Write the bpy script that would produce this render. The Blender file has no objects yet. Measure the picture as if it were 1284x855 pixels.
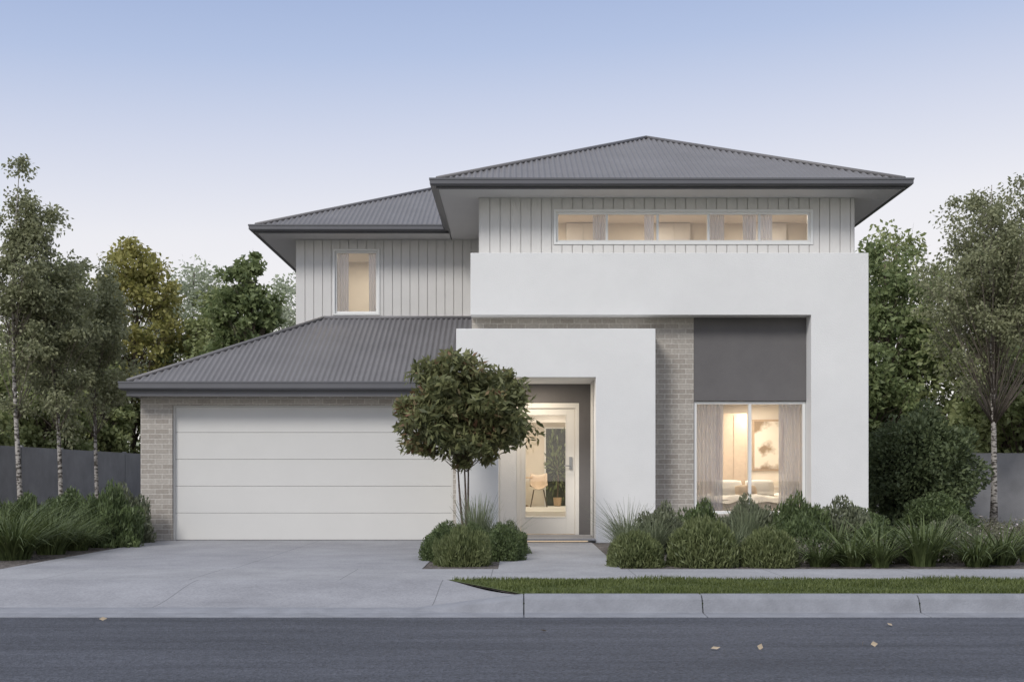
import bpy, math, random, bmesh
import numpy as np
from mathutils import Vector, Matrix
random.seed(4); RNG=np.random.default_rng(7)
S=bpy.context.scene
COL=S.collection
S.view_settings.view_transform='Standard'; S.view_settings.look='None'; S.view_settings.exposure=0
# ------------------------------------------------------------------ materials
def newmat(name):
    m=bpy.data.materials.new(name); m.use_nodes=True
    nt=m.node_tree; b=nt.nodes['Principled BSDF']; return m,nt,b
def N(nt,t,**k):
    n=nt.nodes.new(t)
    for a,v in k.items(): setattr(n,a,v)
    return n
def L(nt,a,b): nt.links.new(a,b)
def noisy(name,c,rough=.7,var=.12,scale=3.,bump=.0,bscale=60.,metal=0.,spec=.3):
    m,nt,b=newmat(name)
    tc=N(nt,'ShaderNodeTexCoord'); n=N(nt,'ShaderNodeTexNoise'); n.inputs['Scale'].default_value=scale; n.inputs['Detail'].default_value=8
    n.inputs['Roughness'].default_value=.65
    L(nt,tc.outputs['Object'],n.inputs['Vector'])
    r=N(nt,'ShaderNodeValToRGB'); e=r.color_ramp.elements
    e[0].position=.3; e[1].position=.7
    e[0].color=(c[0]*(1-var),c[1]*(1-var),c[2]*(1-var),1); e[1].color=(min(1,c[0]*(1+var)),min(1,c[1]*(1+var)),min(1,c[2]*(1+var)),1)
    L(nt,n.outputs['Fac'],r.inputs['Fac']); L(nt,r.outputs['Color'],b.inputs['Base Color'])
    b.inputs['Roughness'].default_value=rough; b.inputs['Metallic'].default_value=metal; b.inputs['Specular IOR Level'].default_value=spec
    if bump>0:
        n2=N(nt,'ShaderNodeTexNoise'); n2.inputs['Scale'].default_value=bscale; n2.inputs['Detail'].default_value=4
        L(nt,tc.outputs['Object'],n2.inputs['Vector'])
        bp=N(nt,'ShaderNodeBump'); bp.inputs['Strength'].default_value=bump; bp.inputs['Distance'].default_value=.01
        L(nt,n2.outputs['Fac'],bp.inputs['Height']); L(nt,bp.outputs['Normal'],b.inputs['Normal'])
    return m
M={}
M['render']=noisy('white_render',(.77,.768,.755),.85,.035,1.1,.5,60)
M['garage']=noisy('garage_door_paint',(.65,.64,.61),.45,.015,2,.05,200)
M['roof']=noisy('roof_metal',(.178,.172,.176),.5,.10,1.2,0,60,.1,.35)
M['fascia']=noisy('fascia_metal',(.13,.13,.138),.4,.05,2,0,60,.1,.4)
M['soffit']=noisy('soffit_paint',(.62,.615,.61),.7,.02,2)
M['clad']=noisy('cladding_paint',(.68,.665,.64),.6,.035,2.5,.1,120)
M['greypanel']=noisy('grey_render',(.15,.143,.142),.85,.08,2,.4,90)
M['white']=noisy('white_frame',(.80,.80,.78),.4,.01)
M['doorpaint']=noisy('cream_door_paint',(.78,.755,.70),.45,.01)
M['cream']=noisy('interior_wall',(.76,.70,.61),.8,.03)
M['ceil']=noisy('interior_ceiling',(.82,.78,.72),.8,.02)
M['floor']=noisy('timber_floor',(.45,.34,.24),.4,.2,6)
M['wood']=noisy('light_timber',(.48,.35,.23),.5,.15,9)
M['cushion']=noisy('cushion_fabric',(.56,.45,.35),.9,.08,12)
M['linen']=noisy('white_linen',(.80,.77,.73),.9,.03,6)
M['steel']=noisy('brushed_steel',(.45,.45,.45),.3,.05,20,0,60,.9)
M['darkglass']=noisy('dark_glazing',(.06,.065,.055),.15,.5,5)
M['fence']=noisy('fence_concrete',(.25,.25,.255),.85,.18,1.5,.4,40)
M['kerb']=noisy('kerb_concrete',(.25,.257,.28),.85,.16,4,.7,60)
M['bark']=noisy('bark',(.13,.10,.08),.9,.35,14,.8,40)
M['limb']=noisy('pale_limb_bark',(.20,.17,.14),.9,.3,14,.4,40)
M['leafdry']=noisy('dry_leaf',(.42,.34,.24),.8,.2,10)
M['petal']=noisy('pale_petal',(.55,.48,.50),.8,.15,10)
def birchmat():
    m,nt,b=newmat('birch_bark'); tc=N(nt,'ShaderNodeTexCoord'); mp=N(nt,'ShaderNodeMapping'); mp.inputs['Scale'].default_value=(9,9,20)
    n=N(nt,'ShaderNodeTexNoise'); n.inputs['Scale'].default_value=1.2; n.inputs['Detail'].default_value=6
    L(nt,tc.outputs['Object'],mp.inputs['Vector']); L(nt,mp.outputs['Vector'],n.inputs['Vector'])
    r=N(nt,'ShaderNodeValToRGB'); e=r.color_ramp.elements; e[0].position=.43; e[0].color=(.07,.06,.05,1); e[1].position=.53; e[1].color=(.44,.41,.37,1)
    L(nt,n.outputs['Fac'],r.inputs['Fac']); L(nt,r.outputs['Color'],b.inputs['Base Color']); b.inputs['Roughness'].default_value=.8
    return m
M['birch']=birchmat()
def brickmat():
    m,nt,b=newmat('greige_brick'); tc=N(nt,'ShaderNodeTexCoord'); sp=N(nt,'ShaderNodeSeparateXYZ'); L(nt,tc.outputs['Object'],sp.inputs[0])
    ad=N(nt,'ShaderNodeMath',operation='ADD'); L(nt,sp.outputs['X'],ad.inputs[0]); L(nt,sp.outputs['Y'],ad.inputs[1])
    cb=N(nt,'ShaderNodeCombineXYZ'); L(nt,ad.outputs[0],cb.inputs['X']); L(nt,sp.outputs['Z'],cb.inputs['Y'])
    br=N(nt,'ShaderNodeTexBrick'); br.inputs['Scale'].default_value=1; br.inputs['Brick Width'].default_value=.24; br.inputs['Row Height'].default_value=.086
    br.inputs['Mortar Size'].default_value=.0065; br.inputs['Mortar Smooth'].default_value=.2; br.inputs['Bias'].default_value=0
    br.inputs['Color1'].default_value=(.345,.31,.27,1); br.inputs['Color2'].default_value=(.43,.395,.35,1); br.inputs['Mortar'].default_value=(.57,.54,.49,1)
    L(nt,cb.outputs[0],br.inputs['Vector'])
    n=N(nt,'ShaderNodeTexNoise'); n.inputs['Scale'].default_value=25; n.inputs['Detail'].default_value=6; L(nt,tc.outputs['Object'],n.inputs['Vector'])
    mx=N(nt,'ShaderNodeMix',data_type='RGBA',blend_type='OVERLAY'); mx.inputs['Factor'].default_value=.3
    L(nt,br.outputs['Color'],mx.inputs[6]); L(nt,n.outputs['Fac'],mx.inputs[7]); L(nt,mx.outputs[2],b.inputs['Base Color'])
    bp=N(nt,'ShaderNodeBump'); bp.inputs['Strength'].default_value=.6; bp.inputs['Distance'].default_value=.008; bp.invert=True
    L(nt,br.outputs['Fac'],bp.inputs['Height']); L(nt,bp.outputs['Normal'],b.inputs['Normal']); b.inputs['Roughness'].default_value=.9
    return m
M['brick']=brickmat()
def concmat(name,c,bw,rh,off=(0,0)):
    m,nt,b=newmat(name); tc=N(nt,'ShaderNodeTexCoord')
    n=N(nt,'ShaderNodeTexNoise'); n.inputs['Scale'].default_value=.9; n.inputs['Detail'].default_value=10; n.inputs['Roughness'].default_value=.75
    L(nt,tc.outputs['Object'],n.inputs['Vector'])
    r=N(nt,'ShaderNodeValToRGB'); e=r.color_ramp.elements; e[0].position=.3; e[1].position=.7
    e[0].color=(c[0]*.74,c[1]*.74,c[2]*.75,1); e[1].color=(c[0]*1.12,c[1]*1.12,c[2]*1.12,1)
    L(nt,n.outputs['Fac'],r.inputs['Fac'])
    mp=N(nt,'ShaderNodeMapping'); mp.inputs['Location'].default_value=(off[0],off[1],0); L(nt,tc.outputs['Object'],mp.inputs['Vector'])
    br=N(nt,'ShaderNodeTexBrick'); br.offset=0; br.inputs['Scale'].default_value=1; br.inputs['Brick Width'].default_value=bw; br.inputs['Row Height'].default_value=rh
    br.inputs['Mortar Size'].default_value=.006; br.inputs['Mortar Smooth'].default_value=.3
    L(nt,mp.outputs[0],br.inputs['Vector'])
    mx=N(nt,'ShaderNodeMix',data_type='RGBA'); L(nt,br.outputs['Fac'],mx.inputs[0]); L(nt,r.outputs['Color'],mx.inputs[6]); mx.inputs[7].default_value=(c[0]*.5,c[1]*.5,c[2]*.5,1)
    f=N(nt,'ShaderNodeTexNoise'); f.inputs['Scale'].default_value=38; f.inputs['Detail'].default_value=6; f.inputs['Roughness'].default_value=.8; L(nt,tc.outputs['Object'],f.inputs['Vector'])
    m2=N(nt,'ShaderNodeMix',data_type='RGBA',blend_type='OVERLAY'); m2.inputs[0].default_value=.7; L(nt,mx.outputs[2],m2.inputs[6]); L(nt,f.outputs['Fac'],m2.inputs[7])
    L(nt,m2.outputs[2],b.inputs['Base Color']); b.inputs['Roughness'].default_value=.8
    bp=N(nt,'ShaderNodeBump'); bp.inputs['Strength'].default_value=.35; bp.inputs['Distance'].default_value=.006
    L(nt,f.outputs['Fac'],bp.inputs['Height']); L(nt,bp.outputs['Normal'],b.inputs['Normal'])
    return m
M['drive']=concmat('driveway_concrete',(.31,.31,.325),2.6,60,(.8,30))
M['path']=concmat('footpath_concrete',(.325,.325,.335),1.6,50,(0.3,25))
def asphaltmat():
    m,nt,b=newmat('asphalt'); tc=N(nt,'ShaderNodeTexCoord')
    mp=N(nt,'ShaderNodeMapping'); mp.inputs['Scale'].default_value=(.16,1.5,1); L(nt,tc.outputs['Object'],mp.inputs['Vector'])
    n=N(nt,'ShaderNodeTexNoise'); n.inputs['Scale'].default_value=1.3; n.inputs['Detail'].default_value=7; n.inputs['Roughness'].default_value=.7; L(nt,mp.outputs[0],n.inputs['Vector'])
    r=N(nt,'ShaderNodeValToRGB'); e=r.color_ramp.elements; e[0].position=.34; e[1].position=.68
    e[0].color=(.037,.040,.050,1); e[1].color=(.084,.089,.108,1); L(nt,n.outputs['Fac'],r.inputs['Fac'])
    v=N(nt,'ShaderNodeTexVoronoi'); v.inputs['Scale'].default_value=60; L(nt,tc.outputs['Object'],v.inputs['Vector'])
    bw=N(nt,'ShaderNodeRGBToBW'); L(nt,v.outputs['Color'],bw.inputs[0])
    m3=N(nt,'ShaderNodeMix',data_type='RGBA',blend_type='OVERLAY'); m3.inputs[0].default_value=.55; L(nt,r.outputs['Color'],m3.inputs[6]); L(nt,bw.outputs[0],m3.inputs[7])
    f=N(nt,'ShaderNodeTexNoise'); f.inputs['Scale'].default_value=24; f.inputs['Detail'].default_value=8; f.inputs['Roughness'].default_value=.9; L(nt,tc.outputs['Object'],f.inputs['Vector'])
    m4=N(nt,'ShaderNodeMix',data_type='RGBA',blend_type='OVERLAY'); m4.inputs[0].default_value=.7; L(nt,m3.outputs[2],m4.inputs[6]); L(nt,f.outputs['Fac'],m4.inputs[7])
    L(nt,m4.outputs[2],b.inputs['Base Color']); b.inputs['Roughness'].default_value=.78
    bp=N(nt,'ShaderNodeBump'); bp.inputs['Strength'].default_value=.8; bp.inputs['Distance'].default_value=.008
    L(nt,v.outputs['Distance'],bp.inputs['Height']); L(nt,bp.outputs['Normal'],b.inputs['Normal'])
    return m
M['asphalt']=asphaltmat()
def mulchmat():
    m,nt,b=newmat('mulch'); tc=N(nt,'ShaderNodeTexCoord'); v=N(nt,'ShaderNodeTexVoronoi'); v.inputs['Scale'].default_value=22; L(nt,tc.outputs['Object'],v.inputs['Vector'])
    r=N(nt,'ShaderNodeValToRGB'); e=r.color_ramp.elements; e[0].color=(.04,.032,.026,1); e[1].color=(.20,.175,.16,1)
    L(nt,v.outputs['Color'],r.inputs['Fac']); L(nt,r.outputs['Color'],b.inputs['Base Color']); b.inputs['Roughness'].default_value=.95
    bp=N(nt,'ShaderNodeBump'); bp.inputs['Distance'].default_value=.03; L(nt,v.outputs['Distance'],bp.inputs['Height']); L(nt,bp.outputs['Normal'],b.inputs['Normal'])
    return m
M['mulch']=mulchmat()
def leafmat(name,c1,c2,tr=.3,mid=None):
    m,nt,b=newmat(name); out=nt.nodes['Material Output']
    g=N(nt,'ShaderNodeNewGeometry'); r=N(nt,'ShaderNodeValToRGB'); e=r.color_ramp.elements; e[0].color=(*c1,1); e[1].color=(*c2,1)
    if mid:
        q=e.new(.80); q.color=(*c2,1); e[2].color=(*mid,1)
    tc=N(nt,'ShaderNodeTexCoord'); n=N(nt,'ShaderNodeTexNoise'); n.inputs['Scale'].default_value=1.8; L(nt,tc.outputs['Object'],n.inputs['Vector'])
    a=N(nt,'ShaderNodeMath',operation='MULTIPLY_ADD'); a.inputs[1].default_value=.7; L(nt,g.outputs['Random Per Island'],a.inputs[0])
    s=N(nt,'ShaderNodeMath',operation='SUBTRACT'); L(nt,n.outputs['Fac'],s.inputs[0]); s.inputs[1].default_value=.3; L(nt,s.outputs[0],a.inputs[2])
    L(nt,a.outputs[0],r.inputs['Fac']); L(nt,r.outputs['Color'],b.inputs['Base Color']); b.inputs['Roughness'].default_value=.5; b.inputs['Specular IOR Level'].default_value=.35
    t=N(nt,'ShaderNodeBsdfTranslucent'); L(nt,r.outputs['Color'],t.inputs['Color'])
    mx=N(nt,'ShaderNodeMixShader'); mx.inputs[0].default_value=tr; L(nt,b.outputs[0],mx.inputs[1]); L(nt,t.outputs[0],mx.inputs[2]); L(nt,mx.outputs[0],out.inputs['Surface'])
    return m
M['lf_front']=leafmat('olive_leaf',(.055,.07,.03),(.24,.25,.11),.35,(.24,.13,.08))
M['lf_birch']=leafmat('birch_leaf',(.15,.165,.085),(.40,.41,.24),.4)
M['lf_yel']=leafmat('warm_leaf',(.20,.21,.06),(.46,.42,.15),.4)
M['lf_dark']=leafmat('dark_leaf',(.11,.15,.06),(.29,.34,.15),.4)
M['lf_bush']=leafmat('bush_leaf',(.06,.085,.04),(.19,.23,.11),.3)
M['lf_mid']=leafmat('mid_leaf',(.16,.20,.075),(.40,.43,.20),.4)
M['lf_haze']=leafmat('hazed_far_leaf',(.34,.38,.26),(.52,.56,.42),.4)  # distance haze painted into the lighter leaf colours of the far trees
M['lf_shrub']=leafmat('shrub_leaf',(.05,.075,.03),(.17,.22,.09))
M['lf_cover']=leafmat('cover_leaf',(.08,.09,.05),(.26,.25,.17))
M['lf_ball']=leafmat('bright_shrub_leaf',(.06,.085,.028),(.26,.29,.13),.35)
M['lf_shrub2']=leafmat('shrub_leaf_grey',(.08,.095,.055),(.26,.28,.18))
M['blade']=leafmat('grass_blade',(.04,.06,.02),(.16,.20,.075),.25)
M['blade2']=leafmat('grass_blade_pale',(.09,.12,.06),(.28,.31,.19))
M['turf']=leafmat('turf_blade',(.055,.08,.02),(.17,.20,.06))
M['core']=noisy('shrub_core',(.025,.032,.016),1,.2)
M['soilgreen']=noisy('turf_soil',(.075,.095,.03),1,.3,8)
def glassmat():
    m,nt,b=newmat('window_glass'); out=nt.nodes['Material Output']; nt.nodes.remove(b)
    t=N(nt,'ShaderNodeBsdfTransparent'); t.inputs[0].default_value=(.90,.92,.92,1); g=N(nt,'ShaderNodeBsdfGlossy'); g.inputs['Roughness'].default_value=.01
    f=N(nt,'ShaderNodeFresnel'); f.inputs[0].default_value=1.5; a=N(nt,'ShaderNodeMath',operation='MULTIPLY_ADD'); a.inputs[1].default_value=1.8; a.inputs[2].default_value=.04; L(nt,f.outputs[0],a.inputs[0])
    mx=N(nt,'ShaderNodeMixShader'); L(nt,a.outputs[0],mx.inputs[0]); L(nt,t.outputs[0],mx.inputs[1]); L(nt,g.outputs[0],mx.inputs[2]); L(nt,mx.outputs[0],out.inputs['Surface'])
    return m
M['glass']=glassmat()
def sheermat():
    m,nt,b=newmat('sheer_curtain'); out=nt.nodes['Material Output']; b.inputs['Base Color'].default_value=(.74,.76,.84,1); b.inputs['Roughness'].default_value=.9
    t=N(nt,'ShaderNodeBsdfTranslucent'); t.inputs[0].default_value=(.46,.49,.62,1); p=N(nt,'ShaderNodeBsdfTransparent')
    m1=N(nt,'ShaderNodeMixShader'); m1.inputs[0].default_value=.35; L(nt,b.outputs[0],m1.inputs[1]); L(nt,t.outputs[0],m1.inputs[2])
    m2=N(nt,'ShaderNodeMixShader'); m2.inputs[0].default_value=.28; L(nt,m1.outputs[0],m2.inputs[1]); L(nt,p.outputs[0],m2.inputs[2]); L(nt,m2.outputs[0],out.inputs['Surface'])
    return m
M['sheer']=sheermat()
def emis(name,c,s):
    m,nt,b=newmat(name); b.inputs['Emission Color'].default_value=(*c,1); b.inputs['Emission Strength'].default_value=s; b.inputs['Base Color'].default_value=(*c,1); return m
M['glow']=emis('warm_led',(1,.78,.52),1.6)
def artmat():
    m,nt,b=newmat('abstract_art'); tc=N(nt,'ShaderNodeTexCoord'); n=N(nt,'ShaderNodeTexNoise'); n.inputs['Scale'].default_value=2.6; n.inputs['Detail'].default_value=7; L(nt,tc.outputs['Object'],n.inputs['Vector'])
    r=N(nt,'ShaderNodeValToRGB'); r.color_ramp.elements[0].position=.40; r.color_ramp.elements[0].color=(.28,.19,.10,1); r.color_ramp.elements[1].position=.52; r.color_ramp.elements[1].color=(.78,.72,.63,1)
    L(nt,n.outputs['Fac'],r.inputs['Fac']); L(nt,r.outputs['Color'],b.inputs['Base Color']); return m
M['art']=artmat()
# ------------------------------------------------------------------ mesh helpers
class MB:
    def __init__(s): s.v=[]; s.f=[]; s.mi=[]
    def add(s,vs,fs,mi=0):
        o=len(s.v); s.v+= [tuple(v) for v in vs]; s.f+=[tuple(i+o for i in f) for f in fs]; s.mi+=[mi]*len(fs); return s
    def box(s,x0,x1,y0,y1,z0,z1,mi=0):
        vs=[(x0,y0,z0),(x1,y0,z0),(x1,y1,z0),(x0,y1,z0),(x0,y0,z1),(x1,y0,z1),(x1,y1,z1),(x0,y1,z1)]
        return s.add(vs,[(0,3,2,1),(4,5,6,7),(0,1,5,4),(1,2,6,5),(2,3,7,6),(3,0,4,7)],mi)
    def ext(s,poly,y0,y1,mi=0):
        n=len(poly); vs=[(x,y0,z) for x,z in poly]+[(x,y1,z) for x,z in poly]
        fs=[tuple(range(n)),tuple(range(2*n-1,n-1,-1))]+[((i+1)%n,i,n+i,n+(i+1)%n) for i in range(n)]
        return s.add(vs,fs,mi)
    def tube(s,pts,rad,seg=6,mi=0):
        pts=[Vector(p) for p in pts]; vs=[]
        for i,p in enumerate(pts):
            d=(pts[min(i+1,len(pts)-1)]-pts[max(i-1,0)]).normalized()
            a=d.orthogonal().normalized() if i==0 else (a-d*a.dot(d)).normalized()
            b=d.cross(a)
            for k in range(seg):
                t=2*math.pi*k/seg; vs.append(p+(a*math.cos(t)+b*math.sin(t))*rad[i])
        fs=[]
        for i in range(len(pts)-1):
            for k in range(seg):
                k2=(k+1)%seg; fs.append((i*seg+k,i*seg+k2,(i+1)*seg+k2,(i+1)*seg+k))
        fs.append(tuple(range(seg-1,-1,-1))); fs.append(tuple((len(pts)-1)*seg+k for k in range(seg)))
        return s.add(vs,fs,mi)
    def sweep(s,pts,prof,side=1,mi=0):
        n=len(pts); vs=[]; P=[Vector(p) for p in pts]
        for i in range(n):
            d1=(P[i]-P[i-1]).normalized() if i>0 else (P[1]-P[0]).normalized()
            d2=(P[i+1]-P[i]).normalized() if i<n-1 else d1
            n1=Vector((-d1.y,d1.x))*side; n2=Vector((-d2.y,d2.x))*side
            m=(n1+n2).normalized(); m=m/max(.3,m.dot(n1))
            for o,z in prof: vs.append((P[i].x+m.x*o,P[i].y+m.y*o,z))
        k=len(prof); fs=[]
        for i in range(n-1):
            for j in range(k):
                j2=(j+1)%k; fs.append((i*k+j,i*k+j2,(i+1)*k+j2,(i+1)*k+j))
        fs.append(tuple(range(k))); fs.append(tuple((n-1)*k+j for j in range(k)))
        return s.add(vs,fs,mi)
    def obj(s,name,mats,parent=None,bevel=0,smooth=False,origin=None):
        me=bpy.data.meshes.new(name)
        o=Vector(origin) if origin else Vector((0,0,0))
        me.from_pydata([tuple(Vector(v)-o) for v in s.v],[],s.f)
        for m in (mats if isinstance(mats,(list,tuple)) else [mats]): me.materials.append(m)
        me.polygons.foreach_set('material_index',s.mi)
        if smooth: me.polygons.foreach_set('use_smooth',[True]*len(s.f))
        me.update(); me.validate()
        bm=bmesh.new(); bm.from_mesh(me); bmesh.ops.recalc_face_normals(bm,faces=bm.faces); bm.to_mesh(me); bm.free()
        ob=bpy.data.objects.new(name,me); COL.objects.link(ob); ob.location=o
        if bevel>0:
            b=ob.modifiers.new('bevel','BEVEL'); b.width=bevel; b.segments=2; b.limit_method='ANGLE'
        if parent: par(ob,parent)
        return ob
def par(ob,p):
    ob.parent=p
    t=Vector((0,0,0)); q=p
    while q: t+=q.location; q=q.parent
    ob.location=ob.location-t
def empty(name,loc,label,cat,group=None):
    e=bpy.data.objects.new(name,None); e.empty_display_size=.3; COL.objects.link(e); e.location=loc
    e['label']=label; e['category']=cat
    if group: e['group']=group
    return e
def tag(o,label,cat,kind=None,group=None):
    o['label']=label; o['category']=cat
    if kind: o['kind']=kind
    if group: o['group']=group
    return o
def npmesh(name,V,nv,mats):
    n=len(V)//nv; me=bpy.data.meshes.new(name)
    me.vertices.add(len(V)); me.vertices.foreach_set('co',V.astype(np.float32).ravel())
    me.loops.add(n*nv); me.loops.foreach_set('vertex_index',np.arange(n*nv,dtype=np.int32))
    me.polygons.add(n); me.polygons.foreach_set('loop_start',np.arange(0,n*nv,nv,dtype=np.int32)); me.polygons.foreach_set('loop_total',np.full(n,nv,dtype=np.int32))
    for m in mats: me.materials.append(m)
    me.update(calc_edges=True); return me
def unit(a): return a/np.maximum(1e-6,np.linalg.norm(a,axis=1,keepdims=True))
def leafverts(C,D,l,w):
    n=len(C); R=RNG.normal(size=(n,3)); Sd=unit(np.cross(D,R)); ll=(l*RNG.uniform(.7,1.3,n))[:,None]; ww=(w*RNG.uniform(.7,1.3,n))[:,None]
    V=np.empty((n,4,3)); V[:,0]=C-D*ll*.5; V[:,1]=C+Sd*ww*.5-D*ll*.05; V[:,2]=C+D*ll*.5; V[:,3]=C-Sd*ww*.5-D*ll*.05
    return V.reshape(-1,3)
# ------------------------------------------------------------------ world, camera, sun
W=bpy.data.worlds.new('World'); S.world=W; W.use_nodes=True; nt=W.node_tree
bg=nt.nodes['Background']; SUN_EL=math.radians(38); SUN_AZ=math.radians(212)
sky=N(nt,'ShaderNodeTexSky'); sky.sky_type='NISHITA'; sky.sun_disc=False; sky.sun_elevation=SUN_EL; sky.sun_rotation=SUN_AZ
sc=N(nt,'ShaderNodeVectorMath',operation='SCALE'); sc.inputs['Scale'].default_value=.12; L(nt,sky.outputs[0],sc.inputs[0])
tc=N(nt,'ShaderNodeTexCoord'); sp=N(nt,'ShaderNodeSeparateXYZ'); L(nt,tc.outputs['Generated'],sp.inputs[0])
rp=N(nt,'ShaderNodeValToRGB'); cr=rp.color_ramp; cr.elements[0].position=0; cr.elements[0].color=(.98,.94,.91,1); cr.elements[1].position=1; cr.elements[1].color=(.82,.84,.91,1)
for p,c in ((.12,(.98,.94,.93,1)),(.2,(.88,.87,.91,1)),(.27,(.67,.71,.85,1)),(.33,(.48,.57,.79,1)),(.39,(.36,.46,.71,1)),(.6,(.64,.69,.83,1))):
    e=cr.elements.new(p); e.color=c
ad=N(nt,'ShaderNodeMath',operation='MULTIPLY_ADD'); ad.inputs[1].default_value=-.05; L(nt,sp.outputs['X'],ad.inputs[0]); L(nt,sp.outputs['Z'],ad.inputs[2])
L(nt,ad.outputs[0],rp.inputs[0])
mx=N(nt,'ShaderNodeMix',data_type='RGBA'); mx.inputs[0].default_value=.92; L(nt,sc.outputs[0],mx.inputs[6]); L(nt,rp.outputs[0],mx.inputs[7])
L(nt,mx.outputs[2],bg.inputs['Color']); bg.inputs['Strength'].default_value=1.0
cam=bpy.data.cameras.new('camera'); co=bpy.data.objects.new('camera',cam); COL.objects.link(co); S.camera=co
co.location=(0,-21,1.25); co.rotation_euler=(math.radians(90),0,0); cam.sensor_width=36; cam.lens=1533/1284*36
cam.shift_x=-8/1284; cam.shift_y=169.5/1284; cam.clip_end=2000
sl=bpy.data.lights.new('sun','SUN'); sl.energy=2.0; sl.angle=math.radians(16); sl.color=(1,.965,.92)
so=bpy.data.objects.new('sun',sl); COL.objects.link(so)
sd=Vector((-math.sin(math.radians(32))*math.cos(SUN_EL),-math.cos(math.radians(32))*math.cos(SUN_EL),math.sin(SUN_EL)))
so.rotation_euler=sd.to_track_quat('Z','Y').to_euler(); so.location=(-10,-20,20)
def lamp(x,y,z,e,size=.3):
    l=bpy.data.lights.new('room_lamp','AREA'); l.shape='DISK'; l.size=size; l.energy=e; l.color=(1,.87,.71)
    o=bpy.data.objects.new('room_lamp',l); COL.objects.link(o); o.location=(x,y,z); return o
# ------------------------------------------------------------------ ground
def sheet(name,x0,x1,y0,y1,z,mat,label,th=None):
    m=MB()
    if th: m.box(x0,x1,y0,y1,z-th,z)
    else: m.add([(x0,y0,z),(x1,y0,z),(x1,y1,z),(x0,y1,z)],[(0,1,2,3)])
    o=m.obj(name,mat); tag(o,label,name.replace('_',' '),'structure'); return o
sheet('ground',-500,500,-300,700,-.03,M['soilgreen'],'wide dull green ground reaching the horizon')
sheet('road',-200,200,-19,-9.93,0,M['asphalt'],'dark blue-grey grainy asphalt road along the kerb')
b=MB(); b.box(-60,60,-7.99,140,-.02,.142); b.box(.04,60,-9.70,-7.995,-.02,.150); b.box(-60,-9.0,-9.70,-7.995,-.02,.150)
b.add([(-.76,-8.0,.146),(.04,-8.0,.146),(.04,-9.68,.146)],[(0,1,2)])
tag(b.obj('yard_ground',M['mulch']),'dark mulched soil of the front garden beds','garden bed','structure')
sheet('driveway',-6.15,-1.15,-6.5,.12,.150,M['drive'],'pale grey concrete driveway leading to the garage',.03)
sheet('footpath',-40,40,-8.0,-6.504,.152,M['path'],'pale grey concrete footpath along the grass verge',.03)
sheet('garden_path',-.24,1.22,-6.5,-.66,.150,M['path'],'concrete path from footpath to the front entry',.03)
m=MB(); nx,ny=24,8; vs=[]
for j in range(ny+1):
    v=j/ny; y=-8.004-1.65*v; xr=-.76+.8*v
    for i in range(nx+1):
        x=-9+(xr+9)*(i/nx)**.5; f=min(1,max(0,(.05-x)/1.0)); drop=.118*(v*v*(3-2*v))*f
        vs.append((x,y,.152-drop))
m.add(vs,[(j*(nx+1)+i,j*(nx+1)+i+1,(j+1)*(nx+1)+i+1,(j+1)*(nx+1)+i) for j in range(ny) for i in range(nx)])
o=m.obj('driveway_apron',M['drive'],smooth=True); tag(o,'sloping pale concrete driveway apron down to the road','driveway','structure')
m=MB()
def kh(x): return .165 if x>=.05 else max(.036,.165-.129*(.05-x))
def kseg(xs):
    vs=[]
    for x in xs:
        h=kh(x); 
        for y,z in ((-9.655,h-.3),(-9.655,h),(-9.78,h),(-9.835,h-.035*(h/.165)),(-9.885,.018),(-9.90,.012),(-10.16,.007),(-10.16,-.2)): vs.append((x,y,z))
    k=8; fs=[]
    for i in range(len(xs)-1):
        for j in range(k): fs.append((i*k+j,i*k+(j+1)%k,(i+1)*k+(j+1)%k,(i+1)*k+j))
    fs.append(tuple(range(k))); fs.append(tuple((len(xs)-1)*k+j for j in range(k)))
    m.add(vs,fs)
g=.004
kseg([-20,-9,-5,-.95,-.7,-.45,-.2,.05-g])
x=.05; 
for w in [1.63,1.98]+[2.4]*12: kseg([x+g,x+w-g]); x+=w
m.box(.03,30,-9.85,-9.7,-.1,.10,1)
o=m.obj('kerb',[M['kerb'],M['core']],bevel=.008); tag(o,'grey concrete kerb and gutter with cut joints','kerb','structure')
m=MB(); m.add([(-.76,-8.006,.1535),(40,-8.006,.1535),(40,-9.65,.1575),(.04,-9.65,.1575)],[(0,1,2,3)])
o=m.obj('grass_verge',M['soilgreen']); tag(o,'strip of short green lawn beside the kerb','lawn','structure')
def blades(n,h,w,B,D,lean,droop,seg=3):
    n=len(B); h=h[:,None]; Sd=np.stack([-D[:,1],D[:,0],np.zeros(n)],1)
    ph=RNG.uniform(-.6,.6,n)[:,None]; Sd=Sd*np.cos(ph)+D*np.sin(ph)
    P=[]; 
    for k in range(seg+1):
        t=k/seg; c=B+D*(h*lean[:,None]*t**1.5); c[:,2:3]+=h*(t-droop[:,None]*t**2.6)
        ww=w*(1-t)**.7*.5+.0008
        P.append((c-Sd*ww,c+Sd*ww))
    F=[]
    for k in range(seg):
        F.append(np.stack([P[k][0],P[k][1],P[k+1][1],P[k+1][0]],1))
    return np.stack(F,1).reshape(-1,3)
def rdirs(n,a=None):
    a=RNG.uniform(0,2*math.pi,n) if a is None else a
    return np.stack([np.cos(a),np.sin(a),np.zeros(n)],1)
n=42000; bx=RNG.uniform(-.7,8,n); by=RNG.uniform(-9.64,-7.98,n); k=bx>(-.72+.8*(-8-by)/1.65); bx,by=bx[k],by[k]; n=len(bx)
B=np.stack([bx,by,np.full(n,.152)],1)
hh=RNG.uniform(.02,.05,n)*(1+.5*np.sin(bx*3.1)*np.sin(by*5+bx))
me=npmesh('turf_grass',blades(n,hh,.007,B,rdirs(n),RNG.uniform(.1,.8,n),RNG.uniform(0,.3,n),2),4,[M['turf']])
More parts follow.
